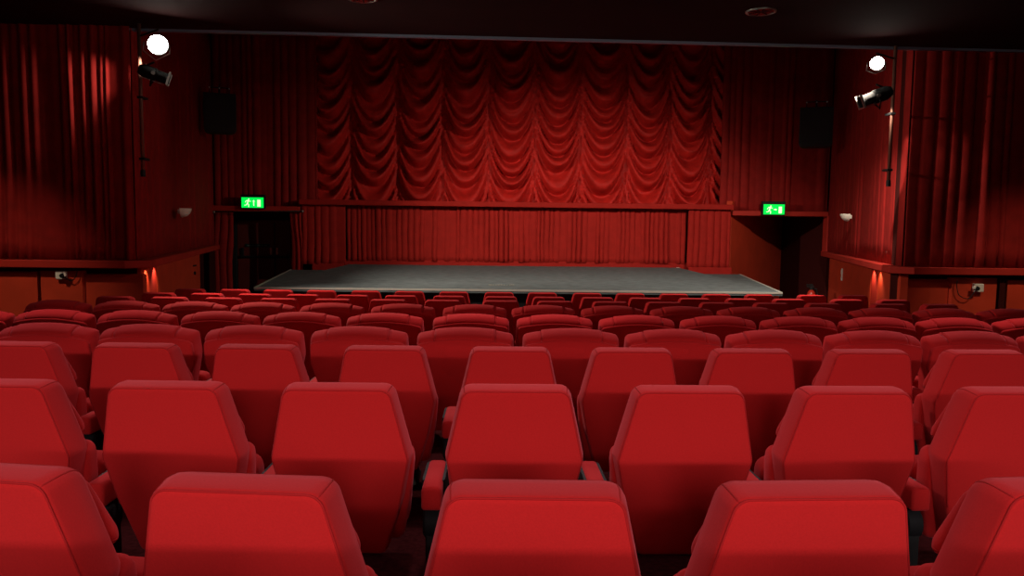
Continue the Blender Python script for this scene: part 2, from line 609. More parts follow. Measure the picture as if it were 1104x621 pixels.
pathL = [(XL, DL), (EL.x - .10, DL), (EL.x + .06, DL + .10), (BL.x, DB)]
pathR = [(BR.x, DB), (ER.x - .06, DR + .10), (ER.x + .10, DR), (XR, DR)]
struct(strip(pathL, (-.15, .13), LEDGE - .06, LEDGE + .035).build('trim_2', M['ledge'], smooth=False, bevel=.008), 'red ledge below the left wall curtains')
struct(strip(pathR, (-.15, .13), LEDGE - .06, LEDGE + .035).build('trim_3', M['ledge'], smooth=False, bevel=.008), 'red ledge below the right wall curtains')

# low panelling below the ledges, one board per panel
def panel(name, a, b, z0, z1, th, m=M['paint'], label=None):
    a = Vector((a[0], a[1])); b = Vector((b[0], b[1]))
    e = (b - a).normalized(); n = Vector((e.y, -e.x))
    mb = MB()
    q = [a, b, b - n * th, a - n * th]
    mb.rings([[(p.x, p.y, z0) for p in q], [(p.x, p.y, z1) for p in q]])
    return struct(mb.build(name, m, smooth=False, bevel=.004), label)


def onL(u, t=0.0):   # plan point on the left facet at pixel column u
    return (P(u, 300, DL).x, DL + t)
def onR(u, t=0.0):
    return (P(u, 305, DR).x, DR + t)
def lerp2(a, b, t): return (a[0] + (b[0] - a[0]) * t, a[1] + (b[1] - a[1]) * t)
def solve(a, b, u):   # parameter along plan segment a-b that appears at column u
    lo, hi = 0, 1
    def col(t):
        x, y = lerp2(a, b, t)
        v = Vector((x, y, 1)) - CAM
        return CXP + FPX * v.dot(Rv) / v.dot(Fv)
    up = col(1) > col(0)
    for _ in range(40):
        md = (lo + hi) / 2
        if (col(md) < u) == up: lo = md
        else: hi = md
    return lerp2(a, b, (lo + hi) / 2)

zt, zb = LEDGE - .075, -.44
panel('trim_4', (XL, DL + .0), onL(40.0), zb, zt - .045, .1)  # board tops cut low: dark wall above them gives recess and ledge shadow
panel('trim_5', onL(43.5), onL(88.5), zb, zt - .03, .12)
panel('trim_6', onL(88.7, .06), (onL(152)[0], DL + .06), zb, zt - .07, .1)
sL0, sL1 = (EL.x + .02, DL + .05), (BL.x + .0, DB)
panel('trim_7', solve(sL0, sL1, 152), solve(sL0, sL1, 160.5), zb, zt, .1)
panel('trim_8', solve(sL0, sL1, 161), solve(sL0, sL1, 168), zb, zt, .16, M['ledge'])
panel('trim_9', solve(sL0, sL1, 168.4), solve(sL0, sL1, 215), zb, zt, .1)
sR0, sR1 = (BR.x, DB), (ER.x - .02, DR + .05)
panel('trim_10', solve(sR0, sR1, 895), solve(sR0, sR1, 940), zb, zt, .1)
panel('trim_11', solve(sR0, sR1, 940.4), solve(sR0, sR1, 947), zb, zt, .16, M['ledge'])
panel('trim_12', solve(sR0, sR1, 947.4), sR1, zb, zt, .1)
panel('trim_13', (ER.x, DR + .06), onR(1026, .06), zb, zt - .06, .1)
panel('trim_14', onR(1026.3), onR(1075), zb, zt - .03, .12)
panel('trim_15', onR(1077, -.02), onR(1083.5, -.02), zb, zt, .1, M['darkwall'], 'dark wooden post between the right wall panels')
panel('trim_16', onR(1086.5), (XR, DR), zb, zt - .055, .1)


# ------------------------------------------------------------------ curtains
def pleats(length, wmin, wmax, amp, rnd, flat=.0, pw=.55):
    """list of (s, offset) along a gathered curtain"""
    out = []; s = 0.0
    while s < length:
        w = rnd.uniform(wmin, wmax)
        a = amp * rnd.uniform(.45, 1.0)
        if rnd.random() < flat: a *= .15; w *= 1.2
        for k in range(8):
            t = k / 8
            out.append((s + w * t, a * (math.sin(PI * t) ** pw)))
        s += w
    return [(min(q, length), h) for q, h in out if q < length] + [(length, 0)]


def curtain(name, path, z0, z1, wmin, wmax, amp, seed, m, label, nz=14, flat=0.0, sway=.01, group=None, side=1, pw=.55):
    rnd = random.Random(seed)
    segs = []
    L = 0
    for a, b in zip(path, path[1:]):
        l = (Vector(b) - Vector(a)).length
        segs.append((L, l, Vector(a), Vector(b))); L += l
    pl = pleats(L, wmin, wmax, amp, rnd, flat, pw)
    ph = [rnd.uniform(0, 6) for _ in range(6)]
    rs = []
    for i in range(nz + 1):
        f = i / nz
        z = z0 + (z1 - z0) * f
        row = []
        for s, h in pl:
            for l0, l, a, b in segs:
                if s <= l0 + l + 1e-6: break
            e = (b - a).normalized(); n = Vector((e.y, -e.x)) * side
            ss = s + sway * math.sin(3 * f + ph[0] + s * 2.1) * (1 - f) + .3 * sway * math.sin(9 * f + ph[1] + s * 5)
            g = h * (.72 + .28 * math.sin(ph[2] + s * 3.7 + 2.2 * f))
            p = a + e * (min(max(ss, 0), L) - l0) + n * (g + .01)
            row.append((p.x, p.y, z))
        rs.append(row)
    mb = MB()
    mb.rings(rs, False, False, False)
    o = mb.build(name, m)
    md = o.modifiers.new('cloth_thickness', 'SOLIDIFY'); md.thickness = .006; md.offset = -1
    return tag(o, label, 'curtain', group)


cz0 = LEDGE + .04
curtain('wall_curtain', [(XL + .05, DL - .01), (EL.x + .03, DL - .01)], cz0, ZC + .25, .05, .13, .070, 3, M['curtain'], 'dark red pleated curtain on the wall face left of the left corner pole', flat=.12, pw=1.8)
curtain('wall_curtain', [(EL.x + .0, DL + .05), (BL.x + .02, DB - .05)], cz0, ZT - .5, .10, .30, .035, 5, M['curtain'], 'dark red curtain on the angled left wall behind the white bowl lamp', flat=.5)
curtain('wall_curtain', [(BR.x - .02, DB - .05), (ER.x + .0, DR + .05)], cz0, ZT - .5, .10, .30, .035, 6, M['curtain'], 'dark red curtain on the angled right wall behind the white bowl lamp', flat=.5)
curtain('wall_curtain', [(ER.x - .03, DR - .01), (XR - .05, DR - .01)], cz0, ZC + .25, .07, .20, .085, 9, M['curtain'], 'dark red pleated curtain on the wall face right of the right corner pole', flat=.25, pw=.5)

LIN_L = P(280, 228, DB).z; LIN_R = P(840, 233, DB).z
SHELF = P(560, 222, DB).z
x340, x778 = P(340, 200, DB).x, P(778.5, 200, DB).x
x325, x788 = P(325, 219, DB).x, P(788, 225, DB).x
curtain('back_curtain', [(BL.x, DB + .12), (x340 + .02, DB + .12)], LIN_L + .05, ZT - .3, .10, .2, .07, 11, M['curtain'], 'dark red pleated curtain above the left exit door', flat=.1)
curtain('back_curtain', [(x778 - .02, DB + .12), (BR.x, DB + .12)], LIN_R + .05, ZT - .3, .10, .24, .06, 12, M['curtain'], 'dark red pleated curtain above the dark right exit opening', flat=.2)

# festoon drape
def festoon():
    d = DB + .66
    g = [P(u, 130, d).x for u in (331, 379.5, 429.4, 477.5, 527, 576.5, 626, 675, 721, 765, 808)]
    xa, xb = P(340, 130, d).x - .05, P(779, 130, d).x + .03
    z0, z1 = SHELF - .05, ZT - .25
    rnd = random.Random(21)
    par = [(rnd.uniform(.66, .80), rnd.uniform(0, 1), [rnd.uniform(0, 6.28) for _ in range(6)]) for _ in g]
    Lz = .37
    xs = []
    for a, b in zip(g, g[1:]):
        n = 34
        for k in range(n):
            t = k / n
            xs.append(a + (b - a) * (t - .06 * math.sin(4 * PI * t) * .0 - .09 * math.sin(2 * PI * t) * -.0))
    xs = [x for x in xs if xa < x < xb]
    xs = [xa] + xs + [xb]
    nz = 330
    rs = []
    for i in range(nz + 1):
        z = z0 + (z1 - z0) * i / nz
        row = []
        for x in xs:
            k = max(j for j in range(len(g)) if g[j] <= x or j == 0)
            k = min(k, len(g) - 2)
            u = (x - g[k]) / (g[k + 1] - g[k])
            S, ofs, ph = par[k]
            gg = 1 - abs(2 * u - 1) ** 2.3
            w = math.sin(PI * min(max(u, 0), 1))
            tilt = .05 * math.sin(ph[3] + z * 2.3) * (u - .5)
            zz = z - z0 + S * gg + tilt
            p = zz / Lz + ofs * .35 + .16 * math.sin(ph[0] + zz * 3.1) + .10 * math.sin(ph[1] + zz * 6.3 + u * 2)
            t = p - math.floor(p)
            sg0 = .21 + .17 * (1 - w)
            prof = (1 - math.exp(-(t / sg0) ** 2)) * (1 - math.exp(-((1 - t) / (.30 + .1 * (1 - w))) ** 2)) / .90
            kx = math.floor(p)
            am = .40 * (.72 + .28 * math.sin(kx * 2.7 + ph[2] + k))
            h = am * prof * (w ** .55)
            # narrower folds fanning out of each gather
            p2 = p * 2 + .5 * math.sin(kx + ph[4])
            t2 = p2 - math.floor(p2)
            h += .060 * math.sin(PI * t2 ** .5) * (w ** .5) * (.12 + .88 * (1 - w))
            p3 = p * 4.3 + ph[5]
            h += .007 * math.sin(2 * PI * p3) * (w ** .4) * (1 - .5 * w)
            # the gathers themselves stand a little forward as corded pleats
            h += .022 * math.cos(2 * PI * min(u, 1 - u) / .055) * math.exp(-(min(u, 1 - u) / .12) ** 2)
            row.append((x, d - h, z))
        rs.append(row)
    mb = MB(); mb.rings(rs, False, False, False)
    o = mb.build('festoon_drape', M['drape'])
    md = o.modifiers.new('cloth_thickness', 'SOLIDIFY'); md.thickness = .006; md.offset = -1
    tag(o, 'large red swagged drape hanging in scallops above the stage shelf', 'curtain')
festoon()

# shelf under the drape and the lintels
def shelf_box(name, x0, x1, z0, z1, y0, y1, m, label):
    return struct(MB().box((x0, y0, z0), (x1, y1, z1)).build(name, m, smooth=False, bevel=.01), label)
shelf_box('trim_17', x325, x788, SHELF - .03, SHELF + .075, DB - .22, DB + .6, M['valance'], 'red shelf running across the stage wall under the drape')
shelf_box('trim_18', BL.x, x325 - .01, LIN_L, LIN_L + .11, DB - .12, DB + .9, M['ledge'], 'dark red lintel over the left exit door')
shelf_box('trim_19', x788 + .01, BR.x, LIN_R, LIN_R + .10, DB - .12, DB + .9, M['ledge'], 'red lintel over the right exit opening')
shelf_box('trim_20', P(889, 250, DB).x, P(893.5, 250, DB).x, LEDGE - .06, LIN_R + .10, DB - .12, DB + .1, M['ledge'], 'red upright at the right end of the right lintel')

# ------------------------------------------------------------------ stage
FL_, FR_ = P(274, 309.7, 11.3), P(843.5, 315.6, 11.3)
zf = .5 * (FL_.z + FR_.z)
RLs, RL2 = P(312.7, 291, 15.75), P(369.5, 291, 15.75)
C1, C2 = P(376.5, 285.3, 16.05), P(731.5, 288.2, 16.05)
RR2, RRs = P(744, 295, 15.75), P(798.5, 296, 15.75)
zs = .25 * (RLs.z + RL2.z + RR2.z + RRs.z); zc = .5 * (C1.z + C2.z)
top = [(FL_.x, FL_.y, zf), (FR_.x, FR_.y, zf), (RRs.x, RRs.y, zs), (RR2.x, RR2.y, zs), (C2.x, C2.y, zc), (C1.x, C1.y, zc), (RL2.x, RL2.y, zs), (RLs.x, RLs.y, zs)]
st = thing('stage', 'low grey-topped stage platform with black front below the swagged drape', 'stage', (0, 11.3, -.45))
def rel(p): return Vector(p) - Vector((0, 11.3, -.45))
mb = MB()
tp = [rel(p) for p in top]; bt = [Vector((p.x, p.y, p.z - .05)) for p in tp]
n = len(tp)
mb.add(tp + bt, [(0, 1, 4, 5), (0, 5, 6, 7), (1, 2, 3, 4), (n, n + 5, n + 4, n + 1), (n, n + 7, n + 6, n + 5), (n + 1, n + 4, n + 3, n + 2)] + [(i, n + i, n + (i + 1) % n, (i + 1) % n) for i in range(n)])
mb.build('platform_top', M['stage'], st, smooth=False)
mb = MB()
ins = .10
q = [rel((FL_.x + ins, FL_.y + ins, 0)), rel((FR_.x - ins, FR_.y + ins, 0)), rel((RRs.x - ins, RRs.y, 0)), rel((RLs.x + ins, RLs.y, 0))]
mb.rings([[(p.x, p.y, 0) for p in q], [(p.x, p.y, zf + .45 - .051) for p in q]])
mb.build('fascia', M['blackmat'], st, smooth=False)['label'] = 'black stage front'
def edge_strip(a, b, name='nosing', w=.035, h=.022, m=M['nosing'], lift=.004):
    a, b = rel(a), rel(b)
    e = (b - a).normalized(); nrm = Vector((e.y, -e.x, 0)).normalized()
    mb = MB()
    rs = []
    for p in (a, b):
        rs.append([p - nrm * w + Vector((0, 0, lift)), p + nrm * .006 + Vector((0, 0, lift)), p + nrm * .006 - Vector((0, 0, h)), p - nrm * w - Vector((0, 0, .003))])
    mb.rings(rs)
    o = mb.build(name, m, st, smooth=False)
    o['label'] = 'pale metal edge strip'
    return o
edge_strip(top[0], top[1])
edge_strip(top[7], top[0])
edge_strip(top[1], top[2])
o = edge_strip(RR2 + (C2 - RR2) * .1, C2 - (C2 - RR2) * .02, w=.07, m=M['white'])
o['label'] = 'white edge strip on the rear step'
tape = MB()
a = PZ(529, 307.6, zf + .01); b = PZ(553, 308.3, zf + .01)
rr = random.Random(4)
for k in range(9):
    x = a.x + (b.x - a.x) * k / 8
    y = a.y + rr.uniform(-.02, .03)
    z = zf + (zc - zf) * (y - 11.3) / 4.75 + .003
    l = .035 if k in (0, 8) else rr.uniform(.012, .02)
    tape.box((x - l, y - .035, z), (x + l * .6, y + .035, z + .006))
o = tape.build('tape_mark', M['tape'], smooth=False)
tag(o, 'short worn strip of pale marking tape on the stage by its front edge', 'tape')

# valance skirt and kick boards behind the stage
vzt = SHELF - .03
curtain('valance_curtain', [(x325 + .02, DB - .06), (RL2.x + .03, DB - .06)], zs + .11, vzt, .10, .19, .07, 31, M['valance'], 'red gathered skirt below the shelf, short piece at its left end', flat=.05, nz=10)
curtain('valance_curtain', [(RL2.x + .02, DB + .10), (RR2.x - .02, DB + .10)], zc + .08, vzt, .075, .14, .085, 32, M['valance'], 'long red gathered skirt below the shelf behind the stage middle', flat=.12, nz=10)
curtain('valance_curtain', [(RR2.x - .03, DB - .06), (x788 - .02, DB - .06)], zs + .11, vzt, .09, .17, .06, 33, M['valance'], 'red gathered skirt below the shelf, short piece at its right end', flat=.1, nz=10)
shelf_box('trim_21', P(338, 288, DB).x, RL2.x, -.45, zs + .13, DB - .12, DB - .04, M['valance'], 'red kick board at the left end of the skirt')
shelf_box('trim_22', RL2.x - .02, RR2.x + .02, -.45, zc + .10, DB + .07, DB + .16, M['valance'], 'long red kick board along the back of the stage')
shelf_box('trim_23', RR2.x, P(787, 294, DB).x, -.45, zs + .13, DB - .12, DB - .04, M['valance'], 'red kick board at the right end of the skirt')
# plain wall panel right of the stage, dark recess beyond it
xp0, xp1 = P(788, 260, DB).x, P(859, 260, DB + .3).x
xp0 = P(788, 260, DB).x
DP = 19.6
qa, qb = (xp0, DB + .0), (P(859, 260, DP).x, DP)
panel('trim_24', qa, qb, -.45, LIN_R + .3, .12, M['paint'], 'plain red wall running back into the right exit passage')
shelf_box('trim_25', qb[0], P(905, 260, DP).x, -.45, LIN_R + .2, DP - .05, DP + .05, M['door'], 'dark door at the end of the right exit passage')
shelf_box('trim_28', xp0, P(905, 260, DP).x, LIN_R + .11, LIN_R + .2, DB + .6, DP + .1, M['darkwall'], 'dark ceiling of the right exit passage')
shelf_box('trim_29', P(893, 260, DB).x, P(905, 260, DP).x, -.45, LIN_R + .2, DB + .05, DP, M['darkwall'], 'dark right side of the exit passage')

# ------------------------------------------------------------------ left exit door
dd = DB + .72
xd0, xd1 = P(256, 260, dd).x, P(313, 260, dd).x
door = struct(MB().box((xd0, dd, -.45), (xd1, dd + .06, P(280, 237, dd).z)).build('door_1', M['door'], smooth=False, bevel=.006), 'dark red exit door under the left exit sign')
def box_at(name, u0, v0, u1, v1, d, th, m, parent, bev=.004):
    a, b = P(u0, v1, d), P(u1, v0, d)
    mb = MB().box((a.x, d - th, a.z), (b.x, d, b.z))
    return mb.build(name, m, parent, smooth=False, bevel=bev)
box_at('door_leaf_seam', 296, 240, 296.6, 309, dd - .001, .006, M['blackmat'], door, 0)
s = box_at('door_sign', 264.5, 263, 291, 266.3, dd - .001, .012, M['signdark'], door)
mb = MB(); rr = random.Random(8); u = 266.5
while u < 288:
    w = rr.uniform(.5, 1.0)
    if rr.random() > .2:
        a, b = P(u, 265.2, dd - .014), P(u + w, 264.0, dd - .014)
        mb.box((a.x, dd - .016, a.z), (b.x, dd - .0125, b.z))
    u += w + .35
mb.build('sign_lettering', M['signtext'], s, smooth=False)
s = MB()
a, b = P(261, 276.3, dd), P(312, 277, dd)
s.tube([(a.x, dd - .07, a.z), (b.x, dd - .07, a.z)], .018, 10)
for u in (262.5, 292, 299, 311):
    q = P(u, 276, dd)
    s.box((q.x - .02, dd - .07, a.z - .03), (q.x + .02, dd - .001, a.z + .03))
pb = s.build('push_bar', M['blackmat'], door, smooth=False)
for u in (262.2, 292.6, 299.2):
    box_at('door_handle', u - .9, 267, u + .9, 274.5, dd - .001, .05, M['steel'] if u > 280 else M['blackmat'], door)
# open curtains hung either side of the door
curtain('door_curtain', [(P(230, 250, DB - .1).x, DB - .02), (P(249, 250, DB - .1).x, DB + .05)], -.42, LIN_L - .01, .07, .16, .09, 41, M['curtain'], 'dark red curtain drawn open at the left side of the exit door', nz=12, sway=.06)
curtain('door_curtain', [(P(312, 250, DB - .1).x, DB - .02), (P(326, 250, DB - .1).x, DB - .10)], -.42, LIN_L - .01, .07, .14, .09, 42, M['valance'], 'red curtain drawn open between the exit door and the stage', nz=12, sway=.06)
shelf_box('trim_26', P(249, 250, dd).x, xd0 - .01, -.45, LIN_L, dd - .02, dd + .1, M['blackmat'], 'black jamb left of the exit door')
# metal curtain rod with end knobs above the door
rod = thing('curtain_rod', 'thin metal curtain rod with small bright ends under the left lintel', 'curtain rod', (0, 0, 0))
a, b = P(230.5, 228.6, DB - .2), P(326, 227.6, DB - .2)
rod.location = (a + b) / 2
mid = (a + b) / 2
MB().tube([a - mid, b - mid], .010, 8).build('rod', M['blackmat'], rod)
for p in (a, b):
    MB().lathe([(0, -.035), (.028, -.018), (.034, 0), (.028, .018), (0, .035)], p - mid, 'x', 12).build('end_knob', M['steel'], rod)

# ------------------------------------------------------------------ exit signs
def man(mb, cx, cz, s, T):
    def quad(pts): 
        k = len(pts)
        mb.rings([[T(cx + x * s, cz + z * s, 0) for x, z in pts], [T(cx + x * s, cz + z * s, .004) for x, z in pts]])
    quad([(.16 + .075 * math.cos(a * PI / 5), .40 + .075 * math.sin(a * PI / 5)) for a in range(10)])
    quad([(-.06, -.05), (.07, -.06), (.20, .26), (.06, .32)])
    quad([(.06, .32), (-.16, .24), (-.27, .06), (-.20, .03), (-.10, .18), (.08, .22)])
    quad([(.17, .26), (.24, .12), (.38, .14), (.37, .21), (.28, .20), (.20, .30)])
    quad([(-.06, -.04), (.05, -.08), (-.06, -.26), (-.32, -.30), (-.33, -.22), (-.13, -.19)])
    quad([(-.02, -.04), (.07, -.06), (.20, -.18), (.17, -.46), (.09, -.46), (.11, -.22)])
def exit_sign(u0, v0, u1, v1, d, arrow, label, tilt):
    a, b = P(u0, v1, d), P(u1, v0, d)
    w, h = b.x - a.x, b.z - a.z
    c = Vector(((a.x + b.x) / 2, d, a.z))
    t = thing('exit_sign', label, 'exit sign', c, tilt)
    mb = MB().box((-w / 2 - .02, 0, -.02), (w / 2 + .02, .10, h + .06))
    mb.build('housing', M['blackmat'], t, smooth=False, bevel=.008)
    mb = MB().box((-w / 2, -.004, 0), (w / 2, .002, h))
    mb.build('green_panel', M['green'], t, smooth=False)['label'] = 'lit green panel'
    def T(x, z, y): return (x, -.006 - y, z)
    mb = MB(); man(mb, -w * .23, h * .47, h * .90, T); mb.build('running_figure', M['signwhite'], t, smooth=False)['label'] = 'white running figure'
    mb = MB()
    if arrow == 'h':
        pts = [(-.11, .05), (.02, .05), (.02, .11), (.12, 0), (.02, -.11), (.02, -.05), (-.11, -.05)]
    else:
        pts = [(.045, -.30), (.045, .12), (.12, .12), (0, .30), (-.12, .12), (-.045, .12), (-.045, -.30)]
    k = h * 1.0 if arrow == 'h' else h
    mb.rings([[T(w * .06 + x * k * (1.4 if arrow == 'h' else 1), h * .48 + z * k, 0) for x, z in pts], [T(w * .06 + x * k * (1.4 if arrow == 'h' else 1), h * .48 + z * k, .004) for x, z in pts]])
    mb.build('arrow', M['signwhite'], t, smooth=False)['label'] = 'white arrow'
    mb = MB(); mb.box((w * .22, -.010, h * .12), (w * .37, -.005, h * .78)); mb.build('door_symbol', M['signwhite'], t, smooth=False)['label'] = 'white doorway symbol'
    return t
exit_sign(260.5, 213, 284, 223.8, DB - .22, 'v', 'lit green running-man exit sign with upright arrow over left door', 0)
exit_sign(823, 220.5, 846, 231, DB - .22, 'h', 'lit green running-man exit sign with sideways arrow over right opening', 0)

# ------------------------------------------------------------------ loudspeakers
def speaker(u0, v0, u1, v1, d, rz, label):
    a, b = P(u0, v1, d), P(u1, v0, d)
    w, h = (b.x - a.x) * .86, b.z - a.z
    t = thing('loudspeaker', label, 'loudspeaker', ((a.x + b.x) / 2, d, a.z), rz, 'wall loudspeakers')
    mb = MB()
    pl = [(-w / 2, -.18), (w / 2, -.18), (w / 2 * .8, .18), (-w / 2 * .8, .18)]
    mb.rings([[(x * .92, y * .9, 0) for x, y in pl], [(x, y, .06) for x, y in pl], [(x, y, h) for x, y in pl]])
    mb.build('cabinet', M['blackmat'], t, smooth=False, bevel=.012)
    mb = MB().box((-w * .42, -.192, .09), (w * .42, -.181, h - .05)); mb.build('grille', M['blackmat'], t, smooth=False)
    mb = MB()
    mb.tube([(0, .05, h), (0, .05, h + .14), (0, .30, h + .18)], .018, 8)
    mb.tube([(-w * .3, 0, h), (-w * .3, .0, h + .12), (w * .3, 0, h + .12), (w * .3, 0, h)], .012, 8)
    mb.build('bracket', M['blackmat'], t)
    for x in (-w * .3, 0, w * .3):
        MB().lathe([(0, -.012), (.013, -.012), (.013, .012), (0, .012)], (x, -.014, h + .11), 'y', 10).build('bolt', M['steel'], t, 'auto')
speaker(218, 102, 256, 144, 14.6, .35, 'black loudspeaker hung high on the angled left wall')
speaker(859, 117, 900, 159, 14.6, -.35, 'black loudspeaker hung high on the angled right wall')

# ------------------------------------------------------------------ bowl wall lamps
def bowl(u, v, d, rz, label, s=1.0):
    p = P(u, v, d)
    t = thing('wall_lamp', label, 'wall lamp', p, rz, 'white bowl wall lamps')
    mb = MB()
    rs = []
    R_, H_ = .125 * s, .10 * s
    for k in range(9):
        f = k / 8
        z = -H_ * (1 - f)
        r = R_ * math.sqrt(max(0.0, 1 - (1 - f) ** 1.8)) * .92 + .012
        rs.append([(r * math.cos(a * PI / 16), -r * .85 * math.sin(a * PI / 16), z) for a in range(17)])
    for k in range(8, -1, -1):
        f = k / 8
        z = -H_ * (1 - f) * .9
        r = (R_ * math.sqrt(max(0.0, 1 - (1 - f) ** 1.8)) * .92 + .012) * .93
        rs.append([(r * math.cos(a * PI / 16), -r * .85 * math.sin(a * PI / 16), z) for a in range(17)])
    mb.rings(rs, False, False, False)
    mb.build('bowl_shade', M['cream'], t)
    MB().box((-.03 * s, -.008, -.06 * s), (.03 * s, .05, -.012 * s)).build('wall_plate', M['cream'], t, smooth=False, bevel=.006)
    MB().lathe([(.0, -.06), (.012, -.06), (.016, -.03), (.010, -.005), (0, -.004)], (0, -.045, 0), 'z', 10).build('bulb', M['white'], t)
sLc, sLd = (EL.x + .05, DL + .10), (BL.x + .02, DB - .05)
q = solve(sLc, sLd, 190); angL = math.atan2(sLd[1] - sLc[1], sLd[0] - sLc[0])
bowl(190, 224.5, q[1] - .0, angL + 0, 'white half-bowl lamp on the angled left wall curtain', 1.4)
bpy.data.objects['wall_lamp'].location += Vector((math.sin(angL), -math.cos(angL), 0)) * .075
sRc, sRd = (BR.x - .02, DB - .05), (ER.x - .05, DR + .10)
q = solve(sRc, sRd, 920); angR = math.atan2(sRd[1] - sRc[1], sRd[0] - sRc[0])
bowl(920, 230.8, q[1], angR, 'white half-bowl lamp on the angled right wall curtain', 1.3)
bpy.data.objects['wall_lamp.001'].location += Vector((math.sin(angR), -math.cos(angR), 0)) * .075

# ------------------------------------------------------------------ corner poles with stage lamps
def pole(u0, v0, u1, v1, d, label):
    a, b = P(u0, v0, d), P(u1, v1, d)
    b = Vector((a.x, a.y, b.z))
    t = thing('hanging_pole', label, 'pole', b)
    MB().tube([(0, 0, 0), (0, 0, ZC - b.z)], .022, 12).build('tube', M['brownpole'], t)
    MB().lathe([(0, -.05), (.028, -.05), (.030, -.02), (.028, .03), (0, .03)], (0, 0, 0), 'z', 12).build('end_cap', M['blackmat'], t, 'auto')
    for z in (.15, (ZC - b.z) * .5):
        MB().box((-.035, -.028, z), (.035, .12, z + .03)).build('wall_clip', M['blackmat'], t, smooth=False, bevel=.004)
    return a.x, a.y
plx = pole(150, 40, 152, 186, DL - .16, 'slim brownish pole at the left wall corner carrying the left stage lamps')
prx = pole(965, 62, 962, 197, DR - .16, 'slim brownish pole at the right wall corner carrying the right stage lamps')


def look(t, d):
    """rotation matrix whose -Y axis looks along d"""
    d = d.normalized()
    x = Vector((0, 0, 1)).cross(-d).normalized()
    y = -d
    z = x.cross(y)
    mm = Matrix((x, y, z)).transposed().to_4x4()
    mm.translation = t
    return mm


def flood(p, face, pole_xy, r, label, doors=True):
    """open faced flood lamp: local -Y is the direction it shines"""
    t = thing('spotlight', label, 'stage lamp')
    t.matrix_world = look(p, face)
    mb = MB()
    mb.lathe([(0, .20), (r * .55, .19), (r * .8, .12), (r * 1.06, .0), (r * 1.06, -.03), (r * 1.0, -.03), (r * .98, -.002), (0, .0)], (0, 0, 0), 'y', 24)
    mb.build('housing', M['lampblack'], t, 'auto')
    mb = MB()
    mb.lathe([(0, -.030), (r * .55, -.026), (r * .93, -.012), (r * .95, -.006), (0, -.005)], (0, 0, 0), 'y', 24)
    mb.build('lens', M['lamp'], t)['label'] = 'glowing lens'
    mb = MB()
    mb.tube([(-r * 1.2, .06, 0), (-r * 1.25, .06, .1), (0, .06, r * 1.7), (r * 1.25, .06, .1), (r * 1.2, .06, 0)], .010, 8)
    mb.build('yoke', M['steel'], t)
    return t

def spot_body(p, face, L, r, label):
    """profile spotlight body with its frame; -Y is the beam"""
    t = thing('stage_spotlight', label, 'stage spotlight')
    t.matrix_world = look(p, face)
    mb = MB()
    mb.lathe([(0, L * .5), (r * .7, L * .5), (r, L * .35), (r, -.02), (r * .86, -.03), (r * .86, -L * .42), (r * 1.0, -L * .45), (r * 1.0, -L * .5), (r * .8, -L * .5), (r * .78, -L * .4), (0, -L * .4)], (0, 0, 0), 'y', 20)
    mb.build('body', M['lampblack'], t, 'auto')
    mb = MB(); q = r * 1.08
    mb.box((-q, -L * .53, q * .82), (q, -L * .46, q * .95)); mb.box((-q, -L * .53, -q * .95), (-q * .86, -L * .46, q * .82))
    mb.box((q * .86, -L * .53, -q * .95), (q, -L * .46, q * .82))
    mb.build('colour_frame', M['steel'], t, smooth=False)['label'] = 'bright metal front frame'
    mb = MB(); mb.box((-.015, -L * .40, r * 1.0), (.015, L * .34, r * 1.1))
    mb.build('top_rail', M['steel'], t, smooth=False, bevel=.003)['label'] = 'bright metal rail'
    mb = MB()
    mb.tube([(-r * 1.12, 0, 0), (-r * 1.15, 0, r), (0, 0, r * 1.9), (r * 1.15, 0, r), (r * 1.12, 0, 0)], .010, 8)
    mb.build('yoke', M['lampblack'], t)
    for x in (-r * 1.2, r * 1.2):
        MB().lathe([(0, -.02), (.022, -.02), (.022, .02), (0, .02)], (x, 0, 0), 'x', 12).build('knob', M['steel'], t, 'auto')
    return t

LP = P(170, 48, DL - .45)
RP = P(945.5, 68, DR - .45)
TGT = Vector((.6, 13.2, .4))
flood(LP, Vector((2.2, -3.4, -1.6)), plx, .115, 'dazzling lit stage lamp high at the left wall corner')
flood(RP, Vector((-1.3, -3.6, -1.7)), prx, .085, 'dazzling lit stage lamp high at the right wall corner')
spot_body(P(166, 80, DL - .40), Vector((3.2, 1.0, -1.1)), .34, .075, 'unlit black spotlight below the left lit lamp')
spot_body(P(944, 104, DR - .40), Vector((-3.2, .3, -1.25)), .40, .085, 'unlit black spotlight below the right lit lamp')
# hook clamps and arms joining lamps to pole
def arm(p, pxy, z, label, name='lamp_bracket'):
    a = Vector((pxy[0], pxy[1], z))
    dv = Vector(p) - a; st_ = Vector((dv.x, dv.y, 0)).normalized() * .036
    mb = MB(); mb.tube([st_, dv], .012, 8)
    o = mb.build(name, M['blackmat'], None, loc=a)
    return tag(o, label, 'bracket')
arm(LP + Vector((-.03, .09, .19)), plx, LP.z + .16, 'black bracket arm holding the lit lamp to the left pole')
arm(RP + Vector((.03, .09, .14)), prx, RP.z + .12, 'black bracket arm holding the lit lamp to the right pole')
arm(P(166, 80, DL - .40) + Vector((-.0, .01, .14)), plx, LP.z - .22, 'black bracket arm holding the unlit spotlight to the left pole')
arm(P(944, 104, DR - .40) + Vector((.01, .01, .15)), prx, RP.z - .30, 'black bracket arm holding the unlit spotlight to the right pole')


